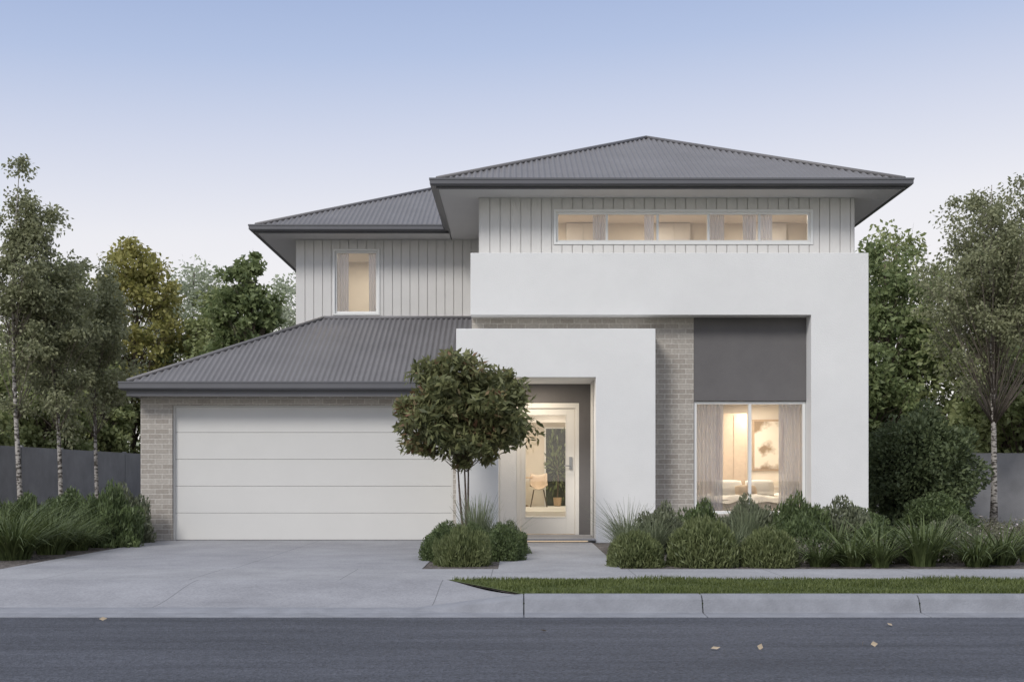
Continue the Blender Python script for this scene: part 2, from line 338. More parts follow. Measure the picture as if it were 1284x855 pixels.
o=bpy.data.objects.new('turf_grass',me); COL.objects.link(o); tag(o,'short green lawn blades covering the verge','grass','stuff')
# ------------------------------------------------------------------ house
H=empty('house',(0,2.5,.15),'two-storey white rendered and brick house with grey metal roof','house')
GZ=.14
m=MB()
m.box(-6.49,-5.945,0,.23,GZ,2.63); m.box(-5.945,-1.123,0,.23,2.469,2.63); m.box(-1.123,-.80,0,.23,GZ,2.63)
m.box(-6.49,-6.26,.23,5.2,GZ,2.62); m.box(-6.26,-.8,4.97,5.2,GZ,2.62)
m.box(-.80,-.334,.003,.2,GZ,5.0); m.box(1.291,3.014,.003,.2,GZ,5.0); m.box(-.334,1.291,.003,.2,2.95,5.0); m.box(3.014,4.945,.003,.2,GZ,.60)
m.obj('brick_wall',M['brick'],H,.004)
m=MB()
m.box(-.80,-.62,.2,10.5,GZ,3.9); m.box(5.70,5.90,.2,10.5,GZ,3.9); m.box(-.62,5.7,10.3,10.5,GZ,6.05)
m.box(-4.51,-.8,9.3,9.5,GZ,6.05)
m.obj('rear_wall',M['clad'],H)
m=MB(); PW=.178; GAP=.014; PR=.022
def cladfront(x0,x1,z0,z1,y,wx0,wx1,wz0,wz1,th=.12):
    m.box(x0,wx0,y,y+th,z0,z1); m.box(wx1,x1,y,y+th,z0,z1); m.box(wx0,wx1,y,y+th,z0,wz0); m.box(wx0,wx1,y,y+th,wz1,z1)
    x=x0-.002
    while x<x1:
        e=min(x+PW-GAP,x1+.002); q=.043
        if e<wx0-q or x>wx1+q: m.box(x,e,y-PR,y+.001,z0,z1-.002)
        else:
            m.box(x,e,y-PR,y+.001,z0,wz0-q); m.box(x,e,y-PR,y+.001,wz1+q,z1-.002)
            if x<wx0-q<e and wx0-q-x>.01: m.box(x,wx0-q,y-PR,y+.001,wz0-q,wz1+q)
            if x<wx1+q<e and e-wx1-q>.01: m.box(wx1+q,e,y-PR,y+.001,wz0-q,wz1+q)
        x+=PW
cladfront(-.662,5.795,3.9,6.06,.15,.648,5.05,5.29,5.817)
cladfront(-4.51,-.665,2.7,6.06,3.9,-3.736,-2.858,4.563,5.83)
m.box(-.662,-.54,.27,10.3,3.9,6.06); m.box(5.675,5.795,.27,10.3,3.9,6.06); m.box(-4.51,-4.39,4.02,9.3,2.7,6.06)
for i in range(29): 
    y=3.9+i*PW; m.box(-4.53,-4.509,y,y+PW-GAP,2.7,6.055)
for i in range(56):
    y=.15+i*PW; m.box(5.794,5.816,y,y+PW-GAP,3.92,6.055); 
    if y<3.7: m.box(-.684,-.661,y,y+PW-GAP,3.92,6.055)
m.obj('cladding_wall',M['clad'],H)
m=MB(); m.ext([(-.809,3.972),(4.946,3.972),(4.946,GZ),(5.916,GZ),(5.916,5.02),(-.809,5.02)],-.35,.0); 
m.box(4.946,5.916,.0,.2,GZ,3.90); m.box(-.809,5.916,.0,.118,5.003,5.018)
m.obj('rendered_portal',M['render'],H,.008)
m=MB(); m.ext([(-1.038,GZ),(-.334,GZ),(-.334,2.90),(1.291,2.90),(1.291,GZ),(2.289,GZ),(2.289,3.712),(-1.038,3.712)],-.6,.0)
m.box(1.291,1.41,.0,.9,GZ,2.95); m.box(-.46,-.334,.0,.9,GZ,2.95); m.box(-.334,1.291,.0,.9,2.90,2.945); m.box(-.334,-.03,.9,1.02,.18,2.56)
m.obj('entry_portal',M['render'],H,.008)
m=MB(); m.box(1.086,1.291,.9,1.02,.18,2.9); m.box(-.334,1.086,.9,1.02,2.56,2.9)
m.obj('door_surround_wall',M['greypanel'],H)
m=MB(); m.box(3.016,4.944,-.004,.2,2.545,3.998); m.obj('wall_panel',M['greypanel'],H,.003)
m=MB(); m.box(-.33,1.287,-.66,1.0,.178,.208); m.box(-.32,1.277,-.56,1.0,.14,.178); m.obj('porch_step',M['path'],H,.004)
m=MB(); m.box(-.20,1.16,-.60,-.57,.170,.176); m.obj('step_light',M['glow'],H)
m=MB()
pz=(2.469-.155)/5
for i in range(5):
    z0=.155+i*pz; m.box(-5.94,-1.128,.10,.145,z0+.0025,z0+pz-.0025)
gd=m.obj('garage_door',M['garage'],H,.003)
m=MB(); m.box(-5.9,-1.16,.15,.2,.16,2.46); m.obj('backing_panel',M['greypanel'],gd)
m=MB(); m.box(-5.944,-5.915,.06,.095,.15,2.469); m.box(-1.153,-1.124,.06,.095,.15,2.469); m.box(-5.915,-1.153,.06,.095,2.445,2.468); m.obj('frame',M['garage'],gd)
# ---- roofs
def corr(m,A,u,v,Ln,T,tan,x_end=None,openend=False,p=.098,amp=.015,sub=6):
    A=Vector(A); u=Vector(u); v=Vector(v); xe=x_end or Ln; n=int(xe/p*sub); 
    nrm=(Vector((0,0,1))-v*tan).normalized(); vs=[]
    for i in range(n+1):
        x=xe*i/n; tm=min(x,T) if openend else min(x,Ln-x,T)
        off=nrm*amp*math.sin(2*math.pi*x/p)
        vs.append(A+u*x+off - v*.03 - Vector((0,0,.03*tan))); vs.append(A+u*x+v*tm+Vector((0,0,tan*tm))+off)
    m.add(vs,[(2*i,2*i+2,2*i+3,2*i+1) for i in range(n)])
def hip(x0,x1,y0,y1,z,tan,openr=False):
    m=MB(); W_=x1-x0; D_=y1-y0; T=min(D_/2,W_/2) if not openr else D_/2
    corr(m,(x0,y0,z),(1,0,0),(0,1,0),W_,T,tan,openend=openr)
    corr(m,(x0,y1,z),(1,0,0),(0,-1,0),W_,T,tan,openend=openr)
    corr(m,(x0,y0,z),(0,1,0),(1,0,0),D_,T,tan)
    if not openr: corr(m,(x1,y0,z),(0,1,0),(-1,0,0),D_,T,tan)
    return m,T
def caps(x0,x1,y0,y1,z,tan,T,openr=False):
    m=MB(); r=[.038]*2; zt=z+tan*T+.012; z=z+.012
    if (y1-y0)>=(x1-x0) and not openr:
        a=((x0+x1)/2,y0+T,zt); b=((x0+x1)/2,y1-T,zt)
        for c,e in (((x0,y0,z),a),((x1,y0,z),a),((x0,y1,z),b),((x1,y1,z),b)): m.tube([c,e],r,8)
    else:
        a=(x0+T,(y0+y1)/2,zt); b=((x1 if openr else x1-T),(y0+y1)/2,zt)
        for c,e in (((x0,y0,z),a),((x0,y1,z),a)): m.tube([c,e],r,8)
        if not openr:
            for c in ((x1,y0,z),(x1,y1,z)): m.tube([c,b],r,8)
    m.tube([a,b],r,8); return m
def roof(x0,x1,y0,y1,z,tan,gut,side,zb,zs,sof,openr=False):
    m,T=hip(x0,x1,y0,y1,z,tan,openr); ro=m.obj('roof',M['roof'],H,smooth=True)
    caps(x0,x1,y0,y1,z,tan,T,openr).obj('ridge_cap',M['roof'],ro,smooth=True)
    g=MB(); g.sweep(gut,[(0,zb),(.085,zb),(.115,zb+.03),(.115,z-.035),(.125,z-.035),(.125,z-.005),(.10,z-.005),(.10,z-.02),(0,z-.02)],side); g.obj('gutter',M['fascia'],ro)
    f=MB(); f.sweep(gut,[(-.02,zs-.012),(.012,zs-.012),(.012,z-.03),(-.02,z-.03)],side); f.obj('fascia',M['fascia'],ro)
    s=MB(); s.box(*sof,zs,zs+.012); s.obj('soffit',M['soffit'],ro)
    return ro
roof(-1.36,6.46,-.55,11.0,6.215,.452,[(-1.36,3.19),(-1.36,-.55),(6.46,-.55),(6.46,11.0),(-1.36,11.0)],-1,6.085,6.06,(-1.35,6.45,-.54,10.99))
roof(-5.2,6.1,3.2,10.3,6.215,.452,[(-1.37,3.2),(-5.2,3.2),(-5.2,10.3),(-1.3,10.3)],1,6.085,6.063,(-5.19,-1.37,3.21,10.29))
roof(-6.60,-.82,-.36,5.35,2.85,.50,[(-1.05,-.36),(-6.60,-.36),(-6.60,5.35)],1,2.70,2.617,(-6.59,-.83,-.35,5.34),True)
# ---- windows
def window(x0,x1,z0,z1,y,mulls,fw=.045,sill=True,dep=.07,label=None):
    m=MB(); m.box(x0,x0+fw,y,y+dep,z0,z1); m.box(x1-fw,x1,y,y+dep,z0,z1); m.box(x0+fw,x1-fw,y,y+dep,z0,z0+fw); m.box(x0+fw,x1-fw,y,y+dep,z1-fw,z1)
    for c in mulls: m.box(c-fw*.5,c+fw*.5,y,y+dep,z0+fw,z1-fw)
    w=m.obj('window',M['white'],H,.003)
    if label: w['label']=label
    g=MB(); yy=y+dep*.6; g.add([(x0+.01,yy,z0+.01),(x1-.01,yy,z0+.01),(x1-.01,yy,z1-.01),(x0+.01,yy,z1-.01)],[(0,1,2,3)]); g.obj('glass',M['glass'],w)
    if sill:
        s=MB(); a,c=y-.045,y-.002
        s.box(x0-.04,x1+.04,a,c,z0-.04,z0); s.box(x0-.04,x0,a,c,z0,z1+.04);s.box(x1,x1+.04,a,c,z0,z1+.04); s.box(x0,x1,a,c,z1,z1+.04); s.obj('trim',M['white'],w)
    return w
window(.65,5.048,5.292,5.815,.155,[1.53,2.41,3.29,4.17],.04,label='long horizontal highlight window with five panes')
window(-3.734,-2.86,4.565,5.828,3.905,[],.04,label='tall narrow upper window with sheer curtains')
window(3.02,4.94,.604,2.54,.04,[3.985],.05,False,label='large two-pane ground floor window')
# ---- door
m=MB(); x0,x1,z0,z1=-.03,1.086,.209,2.56; y=.93
m.box(x0,x0+.07,y-.035,y+.085,z0,z1); m.box(x1-.07,x1,y-.035,y+.085,z0,z1); m.box(x0+.07,x1-.07,y-.035,y+.085,z1-.09,z1)
a,b_=x0+.075,x1-.075; 
m.box(a,a+.07,y,y+.045,z0+.01,z1-.095); m.box(b_-.15,b_,y,y+.045,z0+.01,z1-.095); m.box(a+.07,b_-.15,y,y+.045,z0+.01,z0+.30); m.box(a+.07,b_-.15,y,y+.045,z1-.20,z1-.095)
for q in ((a+.07,a+.085),(b_-.165,b_-.15)): m.box(q[0],q[1],y-.008,y+.02,z0+.30,z1-.20)
m.box(a+.085,b_-.165,y-.008,y+.02,z0+.30,z0+.315); m.box(a+.085,b_-.165,y-.008,y+.02,z1-.215,z1-.20)
dr=m.obj('front_door',M['doorpaint'],H,.003)
g=MB(); g.add([(a+.06,y+.03,z0+.29),(b_-.14,y+.03,z0+.29),(b_-.14,y+.03,z1-.19),(a+.06,y+.03,z1-.19)],[(0,1,2,3)]); g.obj('glass',M['glass'],dr)
h=MB(); h.box(b_-.10,b_-.05,y-.03,y-.002,1.38,1.60); h.tube([(b_-.075,y-.03,1.44),(b_-.075,y-.075,1.44)],[.012]*2,8); h.tube([(b_-.075,y-.075,1.44),(b_-.19,y-.075,1.44)],[.011]*2,8); h.obj('handle',M['steel'],dr,.003)
# ---- rooms
def room(x0,x1,y0,y1,z0,z1):
    t=.04; m=MB()
    m.box(x0-t,x0,y0,y1,z0,z1,0); m.box(x1,x1+t,y0,y1,z0,z1,0); m.box(x0-t,x1+t,y1,y1+t,z0,z1,0)
    m.box(x0-t,x1+t,y0,y1+t,z1,z1+t,1); m.box(x0-t,x1+t,y0,y1+t,z0-t,z0,2)
    return m.obj('room_lining',[M['cream'],M['ceil'],M['floor']],H)
room(2.5,5.64,.215,3.8,.20,2.70); room(-.45,1.9,1.03,10.2,.205,2.75); room(-.5,5.62,.29,2.0,4.4,6.0); room(-4.33,-.9,4.04,6.2,3.2,6.0)
m=MB(); m.box(-.44,1.89,4.6,4.9,.207,.30); m.box(-.44,1.89,4.9,5.2,.207,.40); m.box(-.44,1.89,5.2,10.1,.207,.50); m.obj('interior_steps',M['white'],H,.005)
m=MB(); m.box(-.44,.12,6.3,6.42,.5,2.74); m.box(1.20,1.89,6.3,6.42,.5,2.74); m.box(.12,1.20,6.3,6.42,2.45,2.74)
m.box(.06,.12,6.26,6.30,.5,2.51); m.box(1.20,1.26,6.26,6.30,.5,2.51); m.box(.12,1.20,6.26,6.30,2.45,2.51); m.obj('hall_archway',M['linen'],H,.004)
for x in (.9,2.6,4.4):
    m=MB(); m.box(x,x+.62,1.90,1.98,4.5,5.99); m.box(x+.30,x+.315,1.885,1.90,4.5,5.99); m.obj('cupboard_door',M['linen'],H,.004)
m=MB(); m.box(4.02,4.55,3.35,3.79,.21,2.5); m.box(4.05,4.27,3.33,3.348,.25,2.46); m.box(4.29,4.52,3.33,3.348,.25,2.46); tag(m.obj('wardrobe',M['cushion'],origin=(4.28,3.5,.2)),'pale tan wardrobe against the bedroom wall','wardrobe')
fp=empty('framed_picture',(5.05,3.78,1.36),'framed abstract brown and cream artwork hanging on wall','picture')
m2=MB(); m2.box(4.74,5.36,3.76,3.795,1.36,2.4); m2.obj('frame',M['wood'],fp,.003); m2=MB(); m2.box(4.78,5.32,3.745,3.758,1.40,2.36); m2.obj('canvas',M['art'],fp)
m=MB(); m.box(4.66,5.5,3.5,3.79,.21,1.02); m.box(4.64,5.52,3.48,3.79,1.02,1.06); tag(m.obj('sideboard',M['linen'],origin=(5.08,3.6,.21)),'white sideboard below a framed artwork','sideboard')
bd=empty('bed',(4.2,1.6,.2),'bed with rumpled white linen and tan cushions','bed')
m=MB(); m.box(3.1,5.1,.95,2.4,.22,.50); m.obj('base',M['wood'],bd,.02); m=MB(); m.box(3.12,5.08,.97,2.38,.50,.85); m.obj('mattress',M['linen'],bd,.06)
m=MB(); n=30; vs=[]
for i in range(n+1):
    for j in range(n+1):
        u,v=i/n,j/n; z=.87+.03*math.sin(u*17+3*v)*math.sin(v*9+u*4)+.02*math.sin(u*31+v*13)
        ed=min(u,1-u,v,1-v); z-=.10*max(0,1-ed*12)
        vs.append((3.06+2.08*u,.91+1.5*v,z+.02))
m.add(vs,[(i*(n+1)+j,i*(n+1)+j+1,(i+1)*(n+1)+j+1,(i+1)*(n+1)+j) for i in range(n) for j in range(n)]); m.obj('cover',M['linen'],bd,smooth=True)
def pillow(cx,cy,cz,sx,sy,sz,mat,rot,name='pillow'):
    m=MB(); n=10; vs=[]
    for i in range(n+1):
        for j in range(n+1):
            u,v=i/n*2-1,j/n*2-1; t=((1-u**4)*(1-v**4))**.5; 
            vs.append((u*sx*(1-.08*v*v),sy*t,v*sz*(1-.08*u*u)))
    k=len(vs); vs+= [(x,-y,z) for x,y,z in vs]; fs=[]
    for s in (0,k):
        for i in range(n):
            for j in range(n): q=s+i*(n+1)+j; fs.append((q,q+1,q+n+2,q+n+1))
    R=Matrix.Rotation(rot,3,'X'); vs=[R@Vector(v)+Vector((cx,cy,cz)) for v in vs]
    m.add(vs,fs); return m.obj(name,mat,bd,smooth=True)
pillow(3.85,1.5,1.03,.28,.09,.17,M['linen'],-.5); pillow(4.45,1.55,1.03,.27,.09,.17,M['linen'],-.4); pillow(4.15,1.3,.98,.2,.08,.12,M['cushion'],-.6)
def curtain(x0,x1,y,z0,z1,nf,amp=.045,group='sheer curtains inside the windows'):
    m=MB(); n=nf*10; vs=[]
    for k in range(7):
        z=z0+(z1-z0)*k/6
        for i in range(n+1):
            t=i/n; x=x0+(x1-x0)*t+.012*math.sin(5*t*nf+k*.7)*(1-k/6); a=amp*(1.1-.25*k/6)
            vs.append((x,y+a*math.sin(2*math.pi*nf*t+.35*math.sin(k*.9+t*7)),z))
    m.add(vs,[(k*(n+1)+i,k*(n+1)+i+1,(k+1)*(n+1)+i+1,(k+1)*(n+1)+i) for k in range(6) for i in range(n)])
    o=m.obj('curtain',M['sheer'],smooth=True,origin=((x0+x1)/2,y,z0)); tag(o,'pale sheer curtain hanging in folds inside a window','curtain',None,group)
curtain(3.05,3.56,.25,.25,2.66,7,.05); curtain(4.52,4.95,.25,.25,2.66,6,.05); 
curtain(-3.72,-3.48,4.10,3.3,5.95,4,.03); curtain(-3.07,-2.84,4.10,3.3,5.95,4,.03)
for a,w in ((1.30,.22),(3.32,.28),(3.92,.24),(2.20,.17),(4.22,.22)): curtain(a,a+w,.38,4.9,5.95,4,.02)
ch=empty('dining_chair',(.50,9.0,.5),'tan shell dining chair with dark legs in the hall','chair')
m=MB(); n=9; vs=[]
for i in range(n+1):
    for j in range(n+1):
        u=i/n*2-1; v=j/n
        if v<.5: y=-.22+.40*v*2; z=.42+.08*u*u
        else: y=.18+.10*(v-.5)*2; z=.42+.36*(v-.5)*2
        y-=.10*u*u*(v>.4); z+=.05*u*u
        vs.append((.50+u*(.22-.04*max(0,v-.7)),9.0+y,.5+z))
m.add(vs,[(i*(n+1)+j,i*(n+1)+j+1,(i+1)*(n+1)+j+1,(i+1)*(n+1)+j) for i in range(n) for j in range(n)])
s=m.obj('seat',M['cushion'],ch,smooth=True); md=s.modifiers.new('s','SOLIDIFY'); md.thickness=.02
for sx,sy in ((-1,-1),(1,-1),(-1,1),(1,1)):
    m=MB(); m.tube([(.50+sx*.12,9.0+sy*.12,.92),(.50+sx*.2,9.0+sy*.2,.502)],[.014,.010],8); m.obj('leg',M['bark'],ch,smooth=True)
tb=empty('dining_table',(.0,9.4,.5),'round timber dining table in the hall','table')
m=MB(); m.tube([(.0,9.4,1.20),(.0,9.4,1.235)],[.42,.42],32); m.obj('table_top',M['wood'],tb); m=MB(); m.tube([(.0,9.4,.502),(.0,9.4,.53),(.0,9.4,.6),(.0,9.4,1.20)],[.25,.24,.05,.05],16); m.obj('pedestal',M['wood'],tb,smooth=True)
m=MB(); m.box(.66,.70,10.10,10.18,.5,2.5); m.box(1.22,1.26,10.10,10.18,.5,2.5); m.box(.70,1.22,10.10,10.18,2.46,2.5); bdn=m.obj('rear_door',M['white'],H)
m=MB(); m.box(.70,1.22,10.14,10.17,.51,2.46); m.obj('glass',M['darkglass'],bdn)
e=empty('potted_plant',(.98,9.7,.5),'leafy green indoor plant in tan pot','plant')
m=MB(); m.tube([(.98,9.7,.503),(.98,9.7,.52),(.98,9.7,.72)],[.07,.09,.11],20); m.obj('pot',M['wood'],e)
P=RNG.normal(size=(260,3))*np.array([.14,.14,.34]); D=unit(P+np.array([0,0,.2])); me=npmesh('foliage',leafverts(P+np.array([0,0,1.1]),D,.13,.05),4,[M['lf_bush']]); o=bpy.data.objects.new('foliage',me); COL.objects.link(o); o.parent=e
m=MB(); m.tube([(.98,9.7,.70),(1.0,9.7,1.2),(.96,9.7,1.8)],[.02,.015,.008],6); m.obj('stem',M['bark'],e)
lamp(4.0,1.9,2.66,54,.5); lamp(4.6,3.0,2.66,22,.3); lamp(.7,2.8,2.70,26,.4); lamp(.7,5.5,2.70,22,.4); lamp(.7,8.6,2.70,40,.4); lamp(.5,1.1,5.96,14,.4); lamp(2.5,1.1,5.96,14,.4); lamp(4.5,1.1,5.96,14,.4); lamp(-3.2,5.1,5.96,24,.4)
lamp(.3,.2,2.88,18,.15)
# ------------------------------------------------------------------ fences
def fence(x0,y0,x1,y1,h,label):
    e=empty('fence',((x0+x1)/2,(y0+y1)/2,.14),label,'fence'); d=Vector((x1-x0,y1-y0)); Ln=d.length; n=max(1,round(Ln/2.4)); d.normalize()
    m=MB()
    for i in range(n):
        a=Vector((x0,y0))+d*(Ln*i/n+.02); b=Vector((x0,y0))+d*(Ln*(i+1)/n-.02); m.sweep([a,b],[(-.03,.14),(.03,.14),(.03,.14+h),(-.03,.14+h)])
    m.obj('panel',M['fence'],e)
    for i in range(n+1):
        p=Vector((x0,y0))+d*(Ln*i/n); m=MB(); m.box(p.x-.05,p.x+.05,p.y-.05,p.y+.05,.14,.14+h+.03); m.obj('post',M['fence'],e,.005)
fence(-11.6,0,-11.6,17.5,1.8,'grey panel boundary fence behind birch trees')
fence(-11.5,17.6,6,17.6,1.8,'grey panel rear boundary fence below the trees')
fence(9.9,5.9,15.5,5.9,1.62,'grey panel fence behind slender birch')
# ------------------------------------------------------------------ trees
def crown_pts(n_cl,per,rx,rz,cr,taper=0.,flat=.75,shell=.5):
    d=unit(RNG.normal(size=(n_cl,3))); r=RNG.uniform(shell,1,n_cl)[:,None]; c=d*r; 
    w=1-taper*np.clip(c[:,2],-1,1)[:,None]*.5
    C=np.concatenate([c[:,:2]*rx*w,c[:,2:]*rz],1)
    rad=cr*RNG.uniform(.55,1.35,n_cl)
    g=unit(RNG.normal(size=(n_cl,per,3)).reshape(-1,3)).reshape(n_cl,per,3)*(RNG.uniform(0,1,(n_cl,per,1))**.6)*rad[:,None,None]; g[...,2]*=flat
    return C,(C[:,None]+g).reshape(-1,3),unit(g.reshape(-1,3))
def tree(name,label,cat,loc,zf,zc,rx,rz,n_cl,per,cr,ll,lw,lm,bark,tr,leader=True,taper=.6,stems=1,droop=0,group=None,lean=0,limb=None,shell=.5,lr=.42,splay=.28):
    e=empty(name,loc,label,cat,group)
    C,P,Dv=crown_pts(n_cl,per,rx,rz,cr,taper,.75,shell); C[:,2]+=zc; P[:,2]+=zc
    C[:,0]+=lean*C[:,2]/(zc+rz); P[:,0]+=lean*P[:,2]/(zc+rz)
    D=unit(Dv*.8+RNG.normal(size=P.shape)*.7+np.array([0,0,-droop]))
    me=npmesh('crown',leafverts(P,D,ll,lw),4,[lm]); o=bpy.data.objects.new('crown',me); COL.objects.link(o); o.parent=e
    m=MB(); top=zc+(rz*.85 if leader else .1*rz); 
    st=[]
    for s in range(stems):
        a=2*math.pi*s/stems+.4; off=Vector((math.cos(a),math.sin(a),0))*(0 if stems==1 else rx*splay); pts=[];rad=[]; K=9; j1,j2=random.uniform(0,6),random.uniform(0,6)
        for k in range(K+1):
            t=k/K; z=top*t; pts.append(Vector(((math.sin(t*4+j1)-math.sin(j1))*.012*top+lean*t,(math.sin(t*3+j2)-math.sin(j2))*.012*top,z-.03))+off*t**.8); rad.append(tr*(1-.88*t)*(1.35 if k==0 else 1)/(stems**.4))
        m.tube(pts,rad,8); st.append((pts,rad))
    for c in C:
        c=Vector(c); pts,rad=random.choice(st); hd=Vector((c.x-lean*c.z/(zc+rz),c.y)).length
        zt=max(zf,c.z-hd*(1.5 if leader else .6)-.12*rz); zt=min(zt,top*.95); t=zt/top*9; i=int(t); p=pts[i].lerp(pts[min(9,i+1)],t-i)
        mid=p.lerp(c,.5)+Vector((0,0,.03*rz)); r=max(.005,rad[i]*lr); m.tube([p,mid,c],[r,r*.55,r*.15],5,1)
        for q in range(3):
            dd=Vector(RNG.normal(size=3)).normalized()*cr*.8; m.tube([mid.lerp(c,.4+.2*q),c+dd],[r*.35,r*.1],4,1)
    o=m.obj('trunk',[bark,limb or bark],None,smooth=True); o.parent=e
    return e
tree('tree','small round ornamental tree with glossy olive leaves in hedge bed','tree',(-.80,-2.5,.14),1.2,2.10,1.0,.86,130,130,.27,.14,.05,M['lf_front'],M['bark'],.036,False,.15,3,.2,shell=.35,splay=.14,lr=.25)
G='slender birches beside the boundary fence'
BM=dict(limb=M['limb'],shell=.2,lr=.26)
tree('birch_tree','tall slender birch with pale trunk beside fence','tree',(-9.75,3.0,.14),2.2,4.9,.85,2.45,95,150,.33,.085,.045,M['lf_birch'],M['birch'],.062,True,.8,1,.5,G,.05,**BM)
tree('birch_tree','slender birch with pale trunk and airy crown','tree',(-9.2,3.6,.14),2.0,4.1,.80,2.3,85,150,.33,.085,.045,M['lf_birch'],M['birch'],.055,True,.8,1,.5,G,-.1,**BM)
tree('birch_tree','slender birch near garage wall','tree',(-8.95,5.0,.14),2.0,4.0,.85,2.1,85,150,.33,.085,.045,M['lf_birch'],M['birch'],.05,True,.8,1,.5,G,.05,**BM)
tree('birch_tree','tall airy birch with white trunk before grey fence','tree',(9.95,4.6,.14),2.2,5.15,1.65,2.4,210,135,.38,.085,.045,M['lf_birch'],M['birch'],.075,True,.4,1,.6,None,.05,**BM)
def bt(x,y,zc,rx,rz,lm,lab,n=120,cr=None,per=90):
    tree('tree',lab,'tree',(x,y,.14),1.0,zc,rx,rz,n,per,cr or rx*.30,.17,.10,lm,M['bark'],.13,True,.6,1,.2,lr=.3)
bt(-12.6,19.2,6.1,1.7,2.9,M['lf_yel'],'yellow-green leafy tree behind the boundary fence')
bt(-10.2,20,4.6,1.9,2.8,M['lf_mid'],'dense green tree behind the garage')
bt(-7.8,14,5.3,1.05,2.3,M['lf_dark'],'dark green conical tree behind the house')
bt(-14.5,18,4.5,2.0,3.4,M['lf_mid'],'broad green tree behind the birches')
bt(-12.6,27,6.2,2.4,3.6,M['lf_haze'],'pale distant tree behind the garden')
bt(-9.2,30,6.2,2.2,3.6,M['lf_haze'],'pale distant tree behind the roof')
bt(-7.4,27,6.2,1.9,3.4,M['lf_haze'],'pale distant tree behind the house')
bt(-17.5,24,5.0,2.6,4.0,M['lf_mid'],'large green tree behind the fence')
bt(-12.9,12.5,2.6,1.0,1.7,M['lf_mid'],'low leafy green tree behind the fence')
bt(-12.7,15.8,2.9,1.1,1.9,M['lf_mid'],'low leafy green tree behind the fence')
bt(-13.9,9.5,2.8,1.2,2.0,M['lf_mid'],'leafy green tree behind the fence')
bt(-11.3,19.4,2.8,1.4,2.0,M['lf_mid'],'leafy green tree behind the rear fence')
bt(10.4,13.5,4.8,1.6,2.9,M['lf_dark'],'dark green dense tree beside the house')
bt(12.9,12,4.8,2.0,3.3,M['lf_mid'],'leafy green tree behind the grey fence')
bt(11.6,17,5.2,2.4,3.7,M['lf_mid'],'broad green tree behind the house')
bt(15.5,15,5.2,2.4,3.8,M['lf_mid'],'tall green tree behind the fence')
bt(9.2,11,2.4,1.3,2.2,M['lf_dark'],'low dark tree beside the house wall')
bt(12.0,8.2,2.5,1.5,1.7,M['lf_mid'],'low dense tree behind the grey fence')
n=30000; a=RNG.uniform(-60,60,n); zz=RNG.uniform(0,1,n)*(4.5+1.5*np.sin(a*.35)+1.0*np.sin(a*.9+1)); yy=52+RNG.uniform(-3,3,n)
P=np.stack([a,yy,zz+.1],1); me=npmesh('tree_line',leafverts(P,unit(RNG.normal(size=P.shape)),.55,.4),4,[M['lf_haze']]); o=bpy.data.objects.new('tree_line',me); COL.objects.link(o); tag(o,'hazy distant line of trees beyond the gardens','trees','stuff')
# ------------------------------------------------------------------ shrubs
def shrub_mesh(n,ll,lw,lm,up=.6,asp=1.,lump=.10,inner=.72,core=True,flower=0):
    d=unit(RNG.normal(size=(n,3))); d[:,2]=np.abs(d[:,2]) if asp<1.5 else d[:,2]
    bump=1+lump*np.sin(d[:,0]*7+2)*np.cos(d[:,1]*6)+lump*.8*np.sin(d[:,2]*9+d[:,0]*5)
    r=(RNG.uniform(inner,1.04,n)*bump)[:,None]; P=d*r
    if asp>=1.5: P[:,2]=(P[:,2]+.92)*asp*.5
    P=P[P[:,2]>0]; dd=d[:len(P)] if asp<1.5 else unit(P-np.array([0,0,asp*.46]))
    D=unit(dd*.7+RNG.normal(size=(len(P),3))*.55+np.array([0,0,up]))
    me=npmesh('shrub',leafverts(P,D,ll,lw),4,[lm,M['core'],M['petal']])
    if flower:
        mi=np.zeros(len(me.polygons),dtype=np.int32); mi[RNG.choice(len(mi),flower,replace=False)]=2; me.polygons.foreach_set('material_index',mi)
    if not core: return me
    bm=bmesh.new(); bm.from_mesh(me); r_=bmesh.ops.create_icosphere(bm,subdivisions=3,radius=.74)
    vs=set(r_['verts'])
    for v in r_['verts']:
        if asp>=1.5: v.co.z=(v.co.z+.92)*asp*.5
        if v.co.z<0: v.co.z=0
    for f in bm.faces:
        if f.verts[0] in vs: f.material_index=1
    bm.to_mesh(me); bm.free(); return me
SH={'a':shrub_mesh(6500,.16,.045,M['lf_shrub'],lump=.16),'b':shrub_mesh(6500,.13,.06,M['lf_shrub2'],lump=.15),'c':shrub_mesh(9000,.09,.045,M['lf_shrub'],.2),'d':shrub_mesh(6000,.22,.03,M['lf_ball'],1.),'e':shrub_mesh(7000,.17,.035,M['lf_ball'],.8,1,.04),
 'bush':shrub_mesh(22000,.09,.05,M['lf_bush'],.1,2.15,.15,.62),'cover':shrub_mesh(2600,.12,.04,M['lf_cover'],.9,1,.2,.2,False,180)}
def shrub(k,x,y,rx,h,label,group='low shrubs in the garden beds',name='shrub'):
    o=bpy.data.objects.new(name,SH[k]); COL.objects.link(o); o.location=(x,y,.14); o.scale=(rx,rx*.95,h); o.rotation_euler=(0,0,random.uniform(0,6)); tag(o,label,'shrub',None,group)
